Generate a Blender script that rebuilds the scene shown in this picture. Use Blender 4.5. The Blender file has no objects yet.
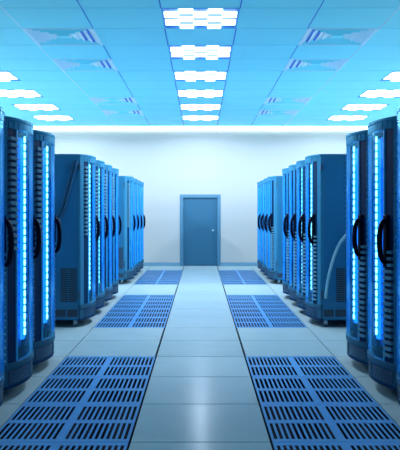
import bpy, bmesh, math, random
from mathutils import Vector, Matrix
random.seed(7)
C = bpy.context.scene.collection
PI = math.pi
T = 0.9                      # floor / ceiling tile
H = 3.77                     # ceiling height
YW = 19.43                   # back wall
Y0 = 4.53                    # a tile joint
HW = 5.85                    # half width of the hall
YB = Y0 - 7 * T              # rear end of the hall, behind the camera

# ------------------------------------------------------------------ materials
def node_mat(name):
    m = bpy.data.materials.new(name)
    m.use_nodes = True
    nt = m.node_tree
    return m, nt, nt.nodes['Principled BSDF']

def pmat(name, col, rough=0.5, metal=0.0, spec=0.5, var=0.06, scale=6.0, bump=0.0, coat=0.0):
    m, nt, b = node_mat(name)
    tc = nt.nodes.new('ShaderNodeTexCoord')
    nz = nt.nodes.new('ShaderNodeTexNoise')
    nz.inputs['Scale'].default_value = scale
    nz.inputs['Detail'].default_value = 4
    nt.links.new(tc.outputs['Object'], nz.inputs['Vector'])
    mx = nt.nodes.new('ShaderNodeMix')
    mx.data_type = 'RGBA'
    a = [max(0, c * (1 - var)) for c in col]
    d = [min(1, c * (1 + var)) for c in col]
    mx.inputs[6].default_value = (*a, 1)
    mx.inputs[7].default_value = (*d, 1)
    nt.links.new(nz.outputs['Fac'], mx.inputs[0])
    nt.links.new(mx.outputs[2], b.inputs['Base Color'])
    b.inputs['Roughness'].default_value = rough
    b.inputs['Metallic'].default_value = metal
    b.inputs['Specular IOR Level'].default_value = spec
    b.inputs['Coat Weight'].default_value = coat
    b.inputs['Coat Roughness'].default_value = 0.08
    if bump:
        bp = nt.nodes.new('ShaderNodeBump')
        bp.inputs['Strength'].default_value = bump
        bp.inputs['Distance'].default_value = 0.002
        n2 = nt.nodes.new('ShaderNodeTexNoise')
        n2.inputs['Scale'].default_value = scale * 12
        nt.links.new(tc.outputs['Object'], n2.inputs['Vector'])
        nt.links.new(n2.outputs['Fac'], bp.inputs['Height'])
        nt.links.new(bp.outputs['Normal'], b.inputs['Normal'])
    return m

def emat(name, col, strength):
    m, nt, b = node_mat(name)
    nt.nodes.remove(b)
    e = nt.nodes.new('ShaderNodeEmission')
    e.inputs['Color'].default_value = (*col, 1)
    e.inputs['Strength'].default_value = strength
    nt.links.new(e.outputs[0], nt.nodes['Material Output'].inputs['Surface'])
    return m

def glass_mat(name, tint, gcol, ior):
    m, nt, b = node_mat(name)
    nt.nodes.remove(b)
    tr = nt.nodes.new('ShaderNodeBsdfTransparent')
    tr.inputs['Color'].default_value = (*tint, 1)
    gl = nt.nodes.new('ShaderNodeBsdfGlossy')
    gl.inputs['Color'].default_value = (*gcol, 1)
    gl.inputs['Roughness'].default_value = 0.12
    lw = nt.nodes.new('ShaderNodeLayerWeight')
    lw.inputs['Blend'].default_value = 0.5
    pw = nt.nodes.new('ShaderNodeMath')
    pw.operation = 'POWER'
    pw.inputs[1].default_value = 5.0
    fr = nt.nodes.new('ShaderNodeMath')
    fr.operation = 'MULTIPLY_ADD'
    fr.inputs[1].default_value = ior
    fr.inputs[2].default_value = 0.03
    nt.links.new(lw.outputs['Facing'], pw.inputs[0])
    nt.links.new(pw.outputs[0], fr.inputs[0])
    mx = nt.nodes.new('ShaderNodeMixShader')
    nt.links.new(fr.outputs[0], mx.inputs[0])
    nt.links.new(tr.outputs[0], mx.inputs[1])
    nt.links.new(gl.outputs[0], mx.inputs[2])
    nt.links.new(mx.outputs[0], nt.nodes['Material Output'].inputs['Surface'])
    return m

def sheen(m, power, amount, rough, col=(0.9, 0.95, 1)):
    # a reflection that grows towards grazing angles, as on waxed laminate
    nt = m.node_tree
    b = nt.nodes['Principled BSDF']
    lw = nt.nodes.new('ShaderNodeLayerWeight')
    lw.inputs['Blend'].default_value = 0.5
    pw = nt.nodes.new('ShaderNodeMath')
    pw.operation = 'POWER'
    pw.inputs[1].default_value = power
    mu = nt.nodes.new('ShaderNodeMath')
    mu.operation = 'MULTIPLY'
    mu.inputs[1].default_value = amount
    gl = nt.nodes.new('ShaderNodeBsdfGlossy')
    gl.inputs['Roughness'].default_value = rough
    gl.inputs['Color'].default_value = (*col, 1)
    mx = nt.nodes.new('ShaderNodeMixShader')
    nt.links.new(lw.outputs['Facing'], pw.inputs[0])
    nt.links.new(pw.outputs[0], mu.inputs[0])
    nt.links.new(mu.outputs[0], mx.inputs[0])
    nt.links.new(b.outputs[0], mx.inputs[1])
    nt.links.new(gl.outputs[0], mx.inputs[2])
    nt.links.new(mx.outputs[0], nt.nodes['Material Output'].inputs['Surface'])
    return m

M = {
    'floor': sheen(pmat('floor_tile_laminate', (0.31, 0.41, 0.43), 0.6, 0, 0.0, 0.07, 3.0), 12.0, 0.6, 0.2),
    'grate': sheen(pmat('perforated_tile_metal', (0.11, 0.29, 0.54), 0.5, 0.0, 0.0, 0.06, 5.0), 11.0, 0.6, 0.2),
    'plenum': pmat('plenum_dark', (0.004, 0.008, 0.014), 0.9, 0, 0.1),
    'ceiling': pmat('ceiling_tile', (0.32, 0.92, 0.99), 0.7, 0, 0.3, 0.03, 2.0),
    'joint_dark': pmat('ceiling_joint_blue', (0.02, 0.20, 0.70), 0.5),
    'joint_pale': pmat('ceiling_joint_white', (0.80, 0.92, 0.98), 0.5),
    'joint_faint': pmat('ceiling_joint_faint', (0.26, 0.82, 0.95), 0.6),
    'wall_side': pmat('wall_bounce_white', (0.84, 0.88, 0.88), 0.75, 0, 0.3, 0.015, 1.5),  # unseen walls made whiter than the back wall to bounce light upward
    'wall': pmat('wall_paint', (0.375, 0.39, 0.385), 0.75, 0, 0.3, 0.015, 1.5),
    'base': pmat('baseboard_blue_grey', (0.11, 0.25, 0.35), 0.5),
    'door': pmat('door_blue', (0.022, 0.105, 0.18), 0.5, 0, 0.2, 0.04, 3),
    'doorframe': pmat('door_frame_blue', (0.045, 0.16, 0.25), 0.4),
    'satin': pmat('satin_knob', (0.30, 0.42, 0.50), 0.4, 0.8),
    'shaded_base': sheen(pmat('rack_base_shaded_metal', (0.030, 0.10, 0.155), 0.6, 0.0, 0.0), 5.0, 0.3, 0.25, (0.4, 0.75, 1)),  # base metal darkened to carry the shade near the floor
    'chrome': pmat('chrome', (0.75, 0.8, 0.84), 0.2, 1.0),
    'housing': pmat('lamp_housing_blue', (0.10, 0.42, 0.90), 0.5),
    'lamp': emat('lamp_cell', (0.84, 0.96, 1.12), 4.5),
    'bloom': emat('bloom_cell', (0.40, 0.75, 1.0), 1.0),  # unlit inner cells made to glow, standing in for bloom
    'cove': emat('cove_lamp', (0.90, 0.98, 1.0), 9.0),
    'vane': pmat('vane_lit_side', (0.88, 0.99, 0.99), 0.5),
    'duct': pmat('duct_blue', (0.05, 0.25, 0.70), 0.6),
    'side': pmat('rack_side_metal', (0.019, 0.155, 0.30), 0.28, 0.3, 0.5, 0.10, 2.0),
    'shell': sheen(pmat('rack_shell_metal', (0.036, 0.18, 0.30), 0.6, 0.0, 0.0, 0.06, 4.0), 5.0, 0.4, 0.25, (0.28, 0.72, 1)),
    'dark': pmat('rack_dark_plastic', (0.003, 0.030, 0.085), 0.5, 0, 0.04),
    'black': pmat('handle_black', (0.001, 0.005, 0.015), 0.5, 0, 0.05),
    'fin': pmat('vent_fin', (0.10, 0.26, 0.36), 0.5, 0.0, 0.08),
    'inner': pmat('rack_inner_blue', (0.04, 0.48, 0.95), 0.4, 0, 0.4, 0.2, 9.0),
    'glass': glass_mat('rack_door_glass', (0.74, 0.96, 1.0), (0.25, 0.70, 1.0), 0.5),
    'led': emat('led_bead', (0.22, 0.70, 1.0), 7.0),
    'ledhalo': emat('led_halo', (0.008, 0.19, 1.0), 2.2),  # glowing backing added for a halo round the beads and blue light inside
    'grille': pmat('grille_dark', (0.010, 0.030, 0.055), 0.5),
    'bar': pmat('grille_bar', (0.045, 0.12, 0.19), 0.4, 0.5),
    'rubber': pmat('caster_rubber', (0.03, 0.05, 0.07), 0.5),
    'streak_pale': pmat('pale_reflection', (0.20, 0.42, 0.52), 0.4),
    'streak_dark': pmat('dark_reflection', (0.010, 0.085, 0.18), 0.4),
}

# ------------------------------------------------------------------ helpers
def obj(name, bm, m, parent=None, smooth=False, bevel=0.0):
    bmesh.ops.recalc_face_normals(bm, faces=bm.faces)
    me = bpy.data.meshes.new(name)
    bm.to_mesh(me)
    bm.free()
    for x in (m if isinstance(m, (list, tuple)) else [m]):
        me.materials.append(x)
    if smooth:
        for p in me.polygons:
            p.use_smooth = True
        me.set_sharp_from_angle(angle=math.radians(35))
    o = bpy.data.objects.new(name, me)
    C.objects.link(o)
    if parent:
        o.parent = parent
    if bevel:
        b = o.modifiers.new('bevel', 'BEVEL')
        b.width = bevel
        b.segments = 2
        b.limit_method = 'ANGLE'
    return o

def box(bm, x0, x1, y0, y1, z0, z1, mi=0):
    vs = [bm.verts.new((x, y, z)) for x in (x0, x1) for y in (y0, y1) for z in (z0, z1)]
    for q in ((0, 1, 3, 2), (4, 6, 7, 5), (0, 4, 5, 1), (2, 3, 7, 6), (0, 2, 6, 4), (1, 5, 7, 3)):
        f = bm.faces.new([vs[i] for i in q])
        f.material_index = mi

def prism(bm, pts, z0, z1, mi=0):
    lo = [bm.verts.new((x, y, z0)) for x, y in pts]
    hi = [bm.verts.new((x, y, z1)) for x, y in pts]
    n = len(pts)
    for f in (bm.faces.new(lo[::-1]), bm.faces.new(hi)):
        f.material_index = mi
    for i in range(n):
        f = bm.faces.new((lo[i], lo[(i + 1) % n], hi[(i + 1) % n], hi[i]))
        f.material_index = mi

def tube(bm, pts, radii, seg=10, cap=True):
    pts = [Vector(p) for p in pts]
    if not isinstance(radii, (list, tuple)):
        radii = [radii] * len(pts)
    rings = []
    up = None
    for i, p in enumerate(pts):
        d = (pts[min(i + 1, len(pts) - 1)] - pts[max(i - 1, 0)]).normalized()
        if up is None:
            up = Vector((0, 0, 1)) if abs(d.z) < .9 else Vector((1, 0, 0))
        a = d.cross(up).normalized()
        b = a.cross(d).normalized()
        up = b
        rings.append([bm.verts.new(p + (a * math.cos(t) + b * math.sin(t)) * radii[i])
                      for t in [2 * PI * k / seg for k in range(seg)]])
    for r0, r1 in zip(rings, rings[1:]):
        for k in range(seg):
            bm.faces.new((r0[k], r0[(k + 1) % seg], r1[(k + 1) % seg], r1[k]))
    if cap:
        bm.faces.new(rings[0][::-1])
        bm.faces.new(rings[-1])

def cyl(bm, c, axis, r, h, seg=20):
    c = Vector(c)
    axis = Vector(axis).normalized()
    tube(bm, [c - axis * h / 2, c + axis * h / 2], r, seg)

def empty(name, loc, rz=0.0):
    o = bpy.data.objects.new(name, None)
    C.objects.link(o)
    o.location = loc
    o.rotation_euler = (0, 0, rz)
    o.empty_display_size = 0.1
    return o

def tag(o, label, cat, group=None):
    o['label'] = label
    o['category'] = cat
    o['kind'] = 'thing'
    if group:
        o['group'] = group

def struct(o):
    o['kind'] = 'structure'
    return o

def copy_tree(o, parent=None):
    c = o.copy()
    C.objects.link(c)
    if parent:
        c.parent = parent
    for ch in [k for k in bpy.data.objects if k.parent == o]:
        copy_tree(ch, c)
    return c

def kY(k):
    return Y0 + k * T

ORD = ['nearest', 'second', 'third', 'fourth', 'fifth', 'sixth', 'seventh', 'eighth', 'ninth']

# ------------------------------------------------------------------ the setting
def is_grate(i, k):          # the two tile columns beside the walkway, four of every six rows
    return abs(i) == 1 and k in (-1, 0, 1, 2, 5, 6, 7, 8, 11, 12, 13, 14)

bm = bmesh.new()
for i in range(-6, 7):
    for k in range(-7, 17):
        if is_grate(i, k):
            continue
        xa, xb = (i - .5) * T, (i + .5) * T
        ga = 0.010 if i in (0, 1) else 0.005
        gb = 0.010 if i in (0, -1) else 0.005
        y1 = min(kY(k + 1), YW)
        box(bm, xa + ga, xb - gb, kY(k) + .0055, y1 - .0055, -0.035, 0)
struct(obj('floor', bm, M['floor'], bevel=0.002))
bm = bmesh.new()
box(bm, -HW, HW, YB, YW, -0.42, -0.36)
struct(obj('floor_plenum', bm, M['plenum']))

# perforated tiles: one liftable panel each
NX, SLOT, PITCH = 11, 0.0215, 0.0375
def grate_bm():
    xs = [-0.445]
    holes_x = []
    for g in (-1, 1):
        gc = g * 0.2285
        for s in range(NX):
            c = gc + (s - (NX - 1) / 2) * PITCH
            xs += [c - SLOT / 2, c + SLOT / 2]
            holes_x.append(c)
    xs.append(0.445)
    ys = [-0.4465, -0.39, -0.04, 0.035, 0.385, 0.4465]
    b = bmesh.new()
    V = [[b.verts.new((x, y, 0)) for y in ys] for x in xs]
    for a in range(len(xs) - 1):
        cx = (xs[a] + xs[a + 1]) / 2
        hole = any(abs(cx - h) < 1e-4 for h in holes_x)
        for c in range(len(ys) - 1):
            if hole and c in (1, 3):
                continue
            b.faces.new((V[a][c], V[a + 1][c], V[a + 1][c + 1], V[a][c + 1]))
    r = bmesh.ops.extrude_face_region(b, geom=b.faces[:])
    for v in r['geom']:
        if isinstance(v, bmesh.types.BMVert):
            v.co.z -= 0.004
    return b

g0 = None
for side, sx in (('left', -1), ('right', 1)):
    for blk, ks in enumerate(((-1, 0, 1, 2), (5, 6, 7, 8), (11, 12, 13, 14))):
        for n, k in enumerate(ks):
            if g0 is None:
                g = g0 = obj('perforated_floor_tile', grate_bm(), M['grate'])
            else:
                g = g0.copy()
                C.objects.link(g)
            g.location = (sx * T, kY(k) + T / 2, 0)
            place = ('front', 'middle', 'farthest')[blk]
            tag(g, f"blue slotted floor tile, {ORD[n]} in the {place} slotted stretch {side} of the walkway",
                'floor tile', 'slotted floor tiles beside the walkway')

# ceiling grid with openings for lamps and diffusers
LAMPS = [(0, k) for k in range(4, 16, 2)] + [(s * 4, k) for s in (-1, 1) for k in range(6, 16, 2)]
VENTS = [(s * 2, k) for s in (-1, 1) for k in (5, 7, 11, 13)]
OPEN = set(LAMPS) | set(VENTS)
bm = bmesh.new()
cols = [(i - .5) * T for i in range(-6, 8)]
rows = [kY(k) for k in range(-7, 17)] + [YW]
V = [[bm.verts.new((x, y, H)) for y in rows] for x in cols]
for a in range(13):
    for c in range(len(rows) - 1):
        if (a - 6, c - 7) in OPEN:
            continue
        bm.faces.new((V[a][c], V[a][c + 1], V[a + 1][c + 1], V[a + 1][c]))
r = bmesh.ops.extrude_face_region(bm, geom=bm.faces[:])
for v in r['geom']:
    if isinstance(v, bmesh.types.BMVert):
        v.co.z += 0.02
struct(obj('ceiling', bm, M['ceiling']))
bm = bmesh.new()
box(bm, -HW, HW, YB, YW, H + 0.30, H + 0.34)
struct(obj('ceiling_slab', bm, M['duct']))

n = 0
def trim(bmf, m):
    global n
    n += 1
    b = bmesh.new()
    bmf(b)
    return struct(obj(f'trim_{n}', b, M[m]))
def runs(b, x, w, cols_):
    for k in range(-7, 17):
        if any((c, k) in OPEN for c in cols_):
            continue
        box(b, x - w, x + w, kY(k), min(kY(k + 1), YW), H - 0.004, H + 0.002)
for s in (-1, 1):
    trim(lambda b: runs(b, s * .45, .007, (0,)), 'joint_dark')
    trim(lambda b: runs(b, s * 1.35, .005, (2 * s,)), 'joint_dark')
    trim(lambda b: runs(b, s * 2.25, .006, ()), 'joint_pale')
def cross(b):
    for k in range(-6, 17):
        w = 0.004 if k % 2 == 0 else 0.002
        for a in range(13):
            if (a - 6, k) in OPEN or (a - 6, k - 1) in OPEN:
                continue
            box(b, cols[a], cols[a + 1], kY(k) - w, kY(k) + w, H - 0.003, H + 0.002)
trim(cross, 'joint_faint')

def wall(name, *b6):
    b = bmesh.new()
    box(b, *b6)
    return struct(obj(name, b, M['wall_side']))
DX0, DX1, DZ = -0.56, 0.545, 1.94
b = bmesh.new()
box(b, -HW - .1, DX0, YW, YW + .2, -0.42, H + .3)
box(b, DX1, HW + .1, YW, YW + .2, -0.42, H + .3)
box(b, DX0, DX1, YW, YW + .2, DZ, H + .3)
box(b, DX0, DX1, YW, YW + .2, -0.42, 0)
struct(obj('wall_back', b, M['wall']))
wall('wall_left', -HW - .1, -HW, YB, YW, -0.42, H + .3)
wall('wall_right', HW, HW + .1, YB, YW, -0.42, H + .3)
wall('wall_front', -HW - .1, HW + .1, YB - .1, YB, -0.42, H + .3)
for nm, xa, xb in (('left', -HW, DX0), ('right', DX1, HW)):
    b = bmesh.new()
    box(b, xa, xb, YW - 0.015, YW, 0.0, 0.10)
    struct(obj(f'baseboard_{nm}', b, M['base'], bevel=0.004))

# door
door = empty('door_1', (0, YW, 0))
struct(door)
b = bmesh.new()
fw = 0.09
box(b, DX0, DX0 + fw, -0.02, 0.12, 0, DZ)
box(b, DX1 - fw, DX1, -0.02, 0.12, 0, DZ)
box(b, DX0 + fw, DX1 - fw, -0.02, 0.12, DZ - fw, DZ)
obj('door_frame', b, M['doorframe'], door, bevel=0.005)
b = bmesh.new()
box(b, DX0 + fw + .004, DX1 - fw - .004, 0.035, 0.075, 0.006, DZ - fw - .004)
leaf = obj('door_leaf', b, M['door'], door, bevel=0.003)
b = bmesh.new()
cyl(b, (0.34, 0.030, 0.96), (0, 1, 0), 0.034, 0.010, 24)
cyl(b, (0.34, 0.012, 0.96), (0, 1, 0), 0.011, 0.04, 16)
tube(b, [(0.34, -0.008 - d, 0.96) for d in (0, .008, .02, .032, .038)], [.014, .026, .030, .022, .006], 20)
obj('door_knob', b, M['satin'], leaf, True)
for z in (0.25, 0.95, 1.65):
    b = bmesh.new()
    cyl(b, (DX0 + fw + .002, 0.028, z), (0, 0, 1), 0.009, 0.10, 12)
    obj('hinge', b, M['doorframe'], leaf, True)

# ------------------------------------------------------------------ cove light
b = bmesh.new()
box(b, -5.6, 5.6, YW - .095, YW - .021, H - 0.055, H - 0.004)
cl = empty('ceiling_cove_light', (0, 0, 0))
tag(cl, 'long white glowing light strip where the back wall meets the ceiling', 'cove light')
obj('glowing_strip', b, M['cove'], cl)
for q in ((-5.66, -5.6), (5.6, 5.66)):
    b = bmesh.new()
    box(b, *q, YW - .1, YW - .021, H - 0.06, H - .002)
    obj('end_cap', b, M['joint_pale'], cl)

# ------------------------------------------------------------------ ceiling lamps: a checker of lit cells
lamp = empty('ceiling_light', (0, 0, 0))
b = bmesh.new()
o, i_, zt = 0.449, 0.425, 0.012
box(b, -o, o, -o, o, zt, zt + .02)
for q in ((-o, -i_, -o, o), (i_, o, -o, o), (-i_, i_, -o, -i_), (-i_, i_, i_, o)):
    box(b, *q, -0.004, zt)
obj('lamp_housing', b, M['housing'], lamp)
b = bmesh.new()
cs = 2 * i_ / 5
for r in range(5):
    for c in range(5):
        if (r + c) % 2:
            x, y = -i_ + c * cs, -i_ + r * cs
            box(b, x + .001, x + cs - .001, y + .001, y + cs - .001, -0.012, zt - .002)
obj('lit_cells', b, M['lamp'], lamp)
b = bmesh.new()
for r in range(1, 4):
    for c in range(1, 4):
        if (r + c) % 2 == 0:
            x, y = -i_ + c * cs, -i_ + r * cs
            box(b, x + .001, x + cs - .001, y + .001, y + cs - .001, -0.002, zt - .002)
obj('bloom_cells', b, M['bloom'], lamp)
sp = bpy.data.lights.new('ceiling_light_beam', 'SPOT')
sp.energy = 200
sp.color = (0.75, 0.86, 1.0)
sp.spot_size = math.radians(178)
sp.spot_blend = 0.24
sp.shadow_soft_size = 0.0
beam = bpy.data.objects.new('ceiling_light_beam', sp)
C.objects.link(beam)
beam.parent = lamp
beam.location = (0, 0, -0.05)
first = True
for i, k in LAMPS:
    L = lamp if first else copy_tree(lamp)
    first = False
    L.location = (i * T, kY(k) + T / 2, H)
    rank = ORD[(14 - k) // 2] if k < 14 else 'nearest'
    if i == 0:
        lab = f"square checkered ceiling light over the walkway, {rank} to the door wall" if k == 14 else \
              f"square checkered ceiling light over the walkway, {rank} from the door wall"
    else:
        s = 'left' if i < 0 else 'right'
        lab = f"square checkered ceiling light above the {s} racks, {rank} " + ('to' if k == 14 else 'from') + " the door wall"
    tag(L, lab, 'ceiling light', 'checkered ceiling lights')

# ------------------------------------------------------------------ air diffusers
vent = empty('ceiling_vent', (0, 0, 0))
def sq_ring(b, r0, z0, r1, z1, th=0.004):
    def ring(r, z):
        return [b.verts.new((sx * r, sy * r, z)) for sx, sy in ((-1, -1), (1, -1), (1, 1), (-1, 1))]
    a, c, d, e = ring(r0, z0), ring(r1, z1), ring(r1, z1 + th), ring(r0, z0 + th)
    for p, q in ((a, c), (c, d), (d, e), (e, a)):
        for j in range(4):
            b.faces.new((p[j], p[(j + 1) % 4], q[(j + 1) % 4], q[j]))
b = bmesh.new()
sq_ring(b, 0.449, -0.006, 0.425, -0.006, 0.010)
obj('rim', b, M['joint_pale'], vent)
def pocket(r):
    # one pressed step of the diffuser: a slope rising inwards, then a steep drop back to the face
    b = bmesh.new()
    def ring(q, z):
        return [b.verts.new((sx * q, sy * q, z)) for sx, sy in ((-1, -1), (1, -1), (1, 1), (-1, 1))]
    p, q, e = ring(r, 0.0), ring(r - .066, .028), ring(r - .088, .0)
    top = [ring(r, 0.006), ring(r - .066, .042)]
    for A, B, st in ((p, q, 0), (q, e, 1), (e, top[1], 2), (top[1], top[0], 2), (top[0], p, 2)):
        for j in range(4):
            fc = b.faces.new((A[j], A[(j + 1) % 4], B[(j + 1) % 4], B[j]))
            fc.material_index = 2 if j in (0, 2) and st < 2 else 1 if st == 1 and j in (1, 3) and r > .3 else 0  # side slopes painted paler than near and far ones, as if lamplit
    return b
for r in (0.425, 0.337, 0.249, 0.161):
    obj('vane', pocket(r), [M['vane'], M['joint_dark'], M['ceiling']], vent)
b = bmesh.new()
box(b, -0.073, 0.073, -0.073, 0.073, -0.002, 0.006)
obj('core_plate', b, M['ceiling'], vent)
b = bmesh.new()
o, i_ = 0.449, 0.440
box(b, -o, o, -o, o, 0.16, 0.17)
for q in ((-o, -i_, -o, o), (i_, o, -o, o), (-i_, i_, -o, -i_), (-i_, i_, i_, o)):
    box(b, *q, 0.005, 0.16)
box(b, -0.012, 0.012, -0.012, 0.012, 0.0, 0.16)
obj('duct_box', b, M['duct'], vent)
for j, (i, k) in enumerate(VENTS):
    v = vent if j == 0 else copy_tree(vent)
    v.location = (i * T, kY(k) + T / 2, H)
    rank = {13: 'nearest to', 11: 'second from', 7: 'third from', 5: 'fourth from'}[k]
    s = 'left' if i < 0 else 'right'
    tag(v, f"pale square ceiling air diffuser {s} of the walkway lights, {rank} the door wall",
        'air vent', 'ceiling air diffusers')

# ------------------------------------------------------------------ server rack (front faces +x, x = 0 at the front corners)
W = 0.435
BU = 0.12
R = (W * W + BU * BU) / (2 * BU)
def f(t):
    return max(0.0, BU - (R - math.sqrt(R * R - t * t)))
def shell(b, t0, t1, z0, z1, o0, o1, nseg=12, mi=0):
    ts = [t0 + (t1 - t0) * j / nseg for j in range(nseg + 1)]
    pts = [(f(t) + o1, t) for t in ts] + [(f(t) + o0, t) for t in reversed(ts)]
    prism(b, pts, z0, z1, mi)

DEP = 1.12
ZB, ZG0, ZG1, ZT = 0.10, 0.285, 2.10, 2.19
rack = empty('server_rack', (0, 0, 0))

def side(sy):
    b = bmesh.new()
    y0, y1 = (W - .022, W) if sy > 0 else (-W, -W + .022)
    box(b, -DEP + .02, -0.03, y0, y1, ZB, ZT - .03)
    p = obj('side_panel', b, M['side'], rack, bevel=0.004)
    yo = sy * W
    def out(d):
        return sorted((yo + sy * .001, yo + sy * d))
    xs = (-0.05, -0.145), (-0.155, -0.25)
    if sy > 0:
        xs = (-0.20, -0.30), (-0.31, -0.41)
    b = bmesh.new()
    for xa, xb in xs:
        box(b, xb, xa, *out(.003), 0.32, 0.745, 0)
        for j in range(15):
            z = 0.335 + j * 0.0275
            box(b, xb + .004, xa - .004, *out(.010), z, z + .012, 1)
    obj('louvre', b, [M['grille'], M['bar']], p)
    b = bmesh.new()
    for xa, xb in ((-0.035, -0.165), (-0.185, -0.315), (-0.335, -0.465)):
        box(b, xb, xa, *out(.004), 0.135, 0.225)
    obj('recessed_plate', b, M['grille'], p)
    b = bmesh.new()
    box(b, -DEP + .03, -0.03, *out(.008), 0.238, 0.248)
    box(b, -DEP + .03, -0.03, *out(.012), 0.10, 0.122)
    obj('bottom_rail', b, M['shell'], p)
    for z0, z1 in ((0.34, 0.47), (1.98, 2.07)):
        b = bmesh.new()
        box(b, -0.028, 0.004, *sorted((yo - sy * .01, yo + sy * .013)), z0, z1)
        obj('hinge', b, M['bar'], p, bevel=0.003)
side(-1)
side(1)
b = bmesh.new()
box(b, -DEP, -DEP + .02, -W, W, ZB, ZT - .03)
obj('back_panel', b, M['side'], rack)
top_pts = [(-DEP, -W)] + [(f(t) + .004, t) for t in [-W + 2 * W * j / 24 for j in range(25)]] + [(-DEP, W)]
b = bmesh.new()
prism(b, top_pts, ZT - .03, ZT)
obj('top_cover', b, M['shell'], rack, True, 0.006)
b = bmesh.new()
prism(b, [(x - (.012 if x > -.5 else 0), y) for x, y in top_pts], ZB - .012, ZB + .01)
obj('bottom_plate', b, M['dark'], rack)
b = bmesh.new()
shell(b, -W, W, ZG1, ZT - .03, -.035, .0, 24)
for t in (-.40, -.36, -.30, -.24, .24, .30, .36, .40):
    shell(b, t - .004, t + .004, ZG1 + .002, ZT - .032, -.002, .004, 1)
obj('header_band', b, M['shell'], rack, True)
for sy in (-1, 1):
    b = bmesh.new()
    t0, t1 = sorted((sy * .375, sy * W))
    shell(b, t0, t1, ZG0, ZG1, -.045, .0, 4)
    obj('corner_post', b, M['shell'], rack, True)
for sy in (-1, 1):
    t0, t1 = sorted((sy * .265, sy * .374))
    b = bmesh.new()
    shell(b, t0, t1, ZG0, ZG1, -.024, -.010, 5)
    c = obj('vent_column', b, M['dark'], rack, True)
    b = bmesh.new()
    z0, z1 = (1.16, 2.07) if sy < 0 else (0.33, 1.22)
    nf = int((z1 - z0) / .05)
    for j in range(nf):
        z = z0 + j * .05
        if sy < 0:
            # scoops: short domed hoods
            for q in range(4):
                ww = .042 * math.sqrt(1 - (q / 4.2) ** 2)
                shell(b, -.318 - ww, -.318 + ww, z + q * .007, z + (q + 1) * .007, -.011, .022 - q * .005, 4)
        else:
            shell(b, t0 + .008, t1 - .006, z, z + .024, -.011, .016, 5)
    obj('vent_fin', b, M['fin'], c, True)
# glass door with its handle
b = bmesh.new()
shell(b, -.262, .262, ZG0, ZG1, -.006, .0, 20)
d = obj('glass_door', b, M['glass'], rack, True)
for sy in (-1, 1):
    b = bmesh.new()
    t0, t1 = sorted((sy * .256, sy * .264))
    shell(b, t0, t1, ZG0, ZG1, -.030, .002, 2)
    obj('door_edge', b, M['inner'], d, True)
b = bmesh.new()
pts = []
for j in range(17):
    a = PI * j / 16
    pts.append((f(.30) + .002 + .056 * math.sin(a) ** 0.7, .30, 1.225 - .165 * math.cos(a)))
tube(b, pts, [.015 + .007 * math.sin(PI * j / 16) for j in range(17)], 12)
h = obj('handle', b, M['black'], d, True)
b = bmesh.new()
shell(b, .280, .322, 1.02, 1.43, -.010, .018, 4)
obj('handle_plate', b, M['black'], h, True, 0.004)
# inside: equipment and the led strips
b = bmesh.new()
box(b, -.065, -.055, -W + .03, W - .03, ZG0, ZG1)
for j in range(20):
    z = ZG0 + .03 + j * .089
    box(b, -.055, -.040, -W + .08, W - .08, z, z + .070)
obj('equipment_front', b, M['inner'], rack)
for sy in (-1, 1):
    t = sy * .285
    b = bmesh.new()
    box(b, -.028, -.002, t - .032, t + .032, ZG0 + .08, ZG1 - .02, 1)
    nb = 26
    for j in range(nb):
        z = ZG0 + .11 + j * .066
        for dz0, dz1, w in ((.005, .011, .007), (.011, .018, .012), (.018, .044, .016), (.044, .051, .012), (.051, .057, .007)):
            box(b, -.002, .009, t - w, t + w, z + dz0, z + dz1)
    obj('led_strip', b, [M['led'], M['ledhalo']], rack)
# plinth
b = bmesh.new()
shell(b, -W, W, .235, ZG0, -.035, .003, 24)
obj('base_band', b, M['shaded_base'], rack, True, 0.003)
b = bmesh.new()
shell(b, -W + .01, W - .01, ZB, .235, -.04, -.012, 24)
pl = obj('plinth', b, M['shaded_base'], rack, True)
for t0, t1 in ((-.35, -.03), (.03, .35)):
    b = bmesh.new()
    shell(b, t0, t1, .122, .222, -.013, -.010, 8, 0)
    for j in range(5):
        z = .127 + j * .0195
        shell(b, t0 + .003, t1 - .003, z, z + .007, -.011, -.006, 8, 1)
    for j in range(15):
        t = t0 + (t1 - t0) * (j + .5) / 15
        shell(b, t - .002, t + .002, .124, .220, -.011, -.007, 1, 1)
    obj('vent_grille', b, [M['grille'], M['bar']], pl, True)
for cx in (-.08, -DEP + .10):
    for cy in (-W + .07, W - .07):
        b = bmesh.new()
        cyl(b, (cx, cy, .086), (0, 0, 1), .022, .012, 14)
        box(b, cx - .015, cx + .030, cy - .024, cy - .018, .035, .082)
        box(b, cx - .015, cx + .030, cy + .018, cy + .024, .035, .082)
        c = obj('caster', b, M['satin'], rack)
        b = bmesh.new()
        cyl(b, (cx + .012, cy, .038), (0, 1, 0), .038, .032, 20)
        obj('wheel', b, M['rubber'], c, True, 0.004)

XF = 1.515
used = False
for side_, sx in (('left', -1), ('right', 1)):
    for blk, (k0, ks) in enumerate(((-1, (0, 1, 2, 3)), (5, (0, 1, 2, 3)), (11, (0, 1, 2, 3)))):
        for q in ks:
            k = k0 + q
            if blk == 0 and q == 0:
                continue                     # wholly outside the frame
            r = rack if not used else copy_tree(rack)
            used = True
            r.location = (sx * XF, kY(k) + T / 2, 0)
            r.rotation_euler = (0, 0, 0 if sx < 0 else PI)
            if blk == 0:
                w = ('', 'cut by the picture edge, ', 'next to the cut-off rack, ', 'last before the gap, ')[q]
                lab = f"tall glowing server rack, {w}closest bank on the {side_}"
            else:
                w = ('end rack with dark side panel exposed', 'second rack from the exposed end panel',
                     'third rack from the exposed end panel', 'last rack away from the exposed end panel')[q]
                lab = f"server rack, {w}, {('', 'middle', 'farthest')[blk]} bank on the {side_}"
            tag(r, lab, 'server rack', 'server racks along the walkway')

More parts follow.
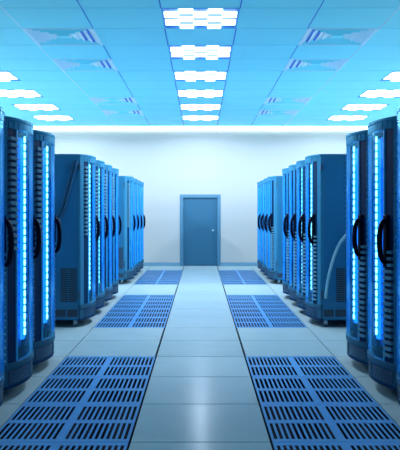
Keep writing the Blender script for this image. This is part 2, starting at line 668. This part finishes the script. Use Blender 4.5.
# ------------------------------------------------------------------ tubes shaped as reflection streaks on the end panels of the middle banks
def spline(P, n=8):
    P = [Vector(p) for p in P]
    out = []
    for i in range(len(P) - 1):
        p0, p1, p2, p3 = P[max(i - 1, 0)], P[i], P[i + 1], P[min(i + 2, len(P) - 1)]
        for j in range(n):
            t = j / n
            out.append(.5 * (2 * p1 + (p2 - p0) * t + (2 * p0 - 5 * p1 + 4 * p2 - p3) * t * t + (3 * p1 - p0 - 3 * p2 + p3) * t ** 3))
    return out + [P[-1]]
YS = kY(5) + T / 2 - W
def reflection_streak(name, P, r, m, label):
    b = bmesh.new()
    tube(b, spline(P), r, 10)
    tag(obj(name, b, M[m], None, True), label, 'reflection_streak')
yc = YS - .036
reflection_streak('reflection_streak', [(2.62, yc, 1.42), (2.25, yc, 1.38), (1.98, yc, 1.27), (1.80, yc, 1.13), (1.70, yc, .957), (1.63, yc, .73), (1.597, yc, .57), (1.582, yc, .47),
                (1.576, yc + .006, .40), (1.575, yc + .017, .375)], .019, 'streak_pale',
      'pale modelled reflection curving down the dark side panel of the middle right rack bank')
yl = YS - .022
reflection_streak('reflection_streak', [(-1.56, yl, 2.10), (-1.575, yl, 2.0), (-1.617, yl, 1.855), (-1.654, yl, 1.706), (-1.70, yl, 1.53), (-1.765, yl, 1.38), (-1.84, yl, 1.25),
                (-2.0, yl, 1.1), (-2.3, yl, 1.0)], .018, 'streak_dark',
      'dark modelled reflection nearest the front corner on the side panel of the middle left bank')
reflection_streak('reflection_streak', [(-1.605, yl, 2.10), (-1.62, yl, 2.0), (-1.66, yl, 1.855), (-1.695, yl, 1.706), (-1.745, yl, 1.53), (-1.82, yl, 1.38), (-1.90, yl, 1.26),
                (-2.06, yl, 1.13), (-2.36, yl, 1.04)], .014, 'streak_dark',
      'dark modelled reflection behind another one on the side panel of the middle left bank')

# ------------------------------------------------------------------ camera
cam = bpy.data.cameras.new('camera')
co = bpy.data.objects.new('camera', cam)
C.objects.link(co)
co.location = (0, 0, 1.45)
co.rotation_euler = (PI / 2, 0, 0)
cam.sensor_fit = 'HORIZONTAL'
cam.sensor_width = 36
cam.lens = 36 * 717 / 400
cam.shift_x = -0.5 / 400
cam.shift_y = -12.5 / 400
cam.clip_start = 0.05
cam.clip_end = 100
sc = bpy.context.scene
sc.camera = co

w = bpy.data.worlds.new('world')
sc.world = w
w.use_nodes = True
w.node_tree.nodes['Background'].inputs['Color'].default_value = (0.2, 0.5, 1, 1)
w.node_tree.nodes['Background'].inputs['Strength'].default_value = 0.2

sc.view_settings.view_transform = 'Standard'
sc.view_settings.look = 'None'
sc.view_settings.gamma = 1
sc.view_settings.exposure = 0.0
sc.cycles.use_denoising = True
sc.cycles.max_bounces = 12
sc.cycles.diffuse_bounces = 6
sc.cycles.transparent_max_bounces = 16
sc.cycles.sample_clamp_indirect = 5
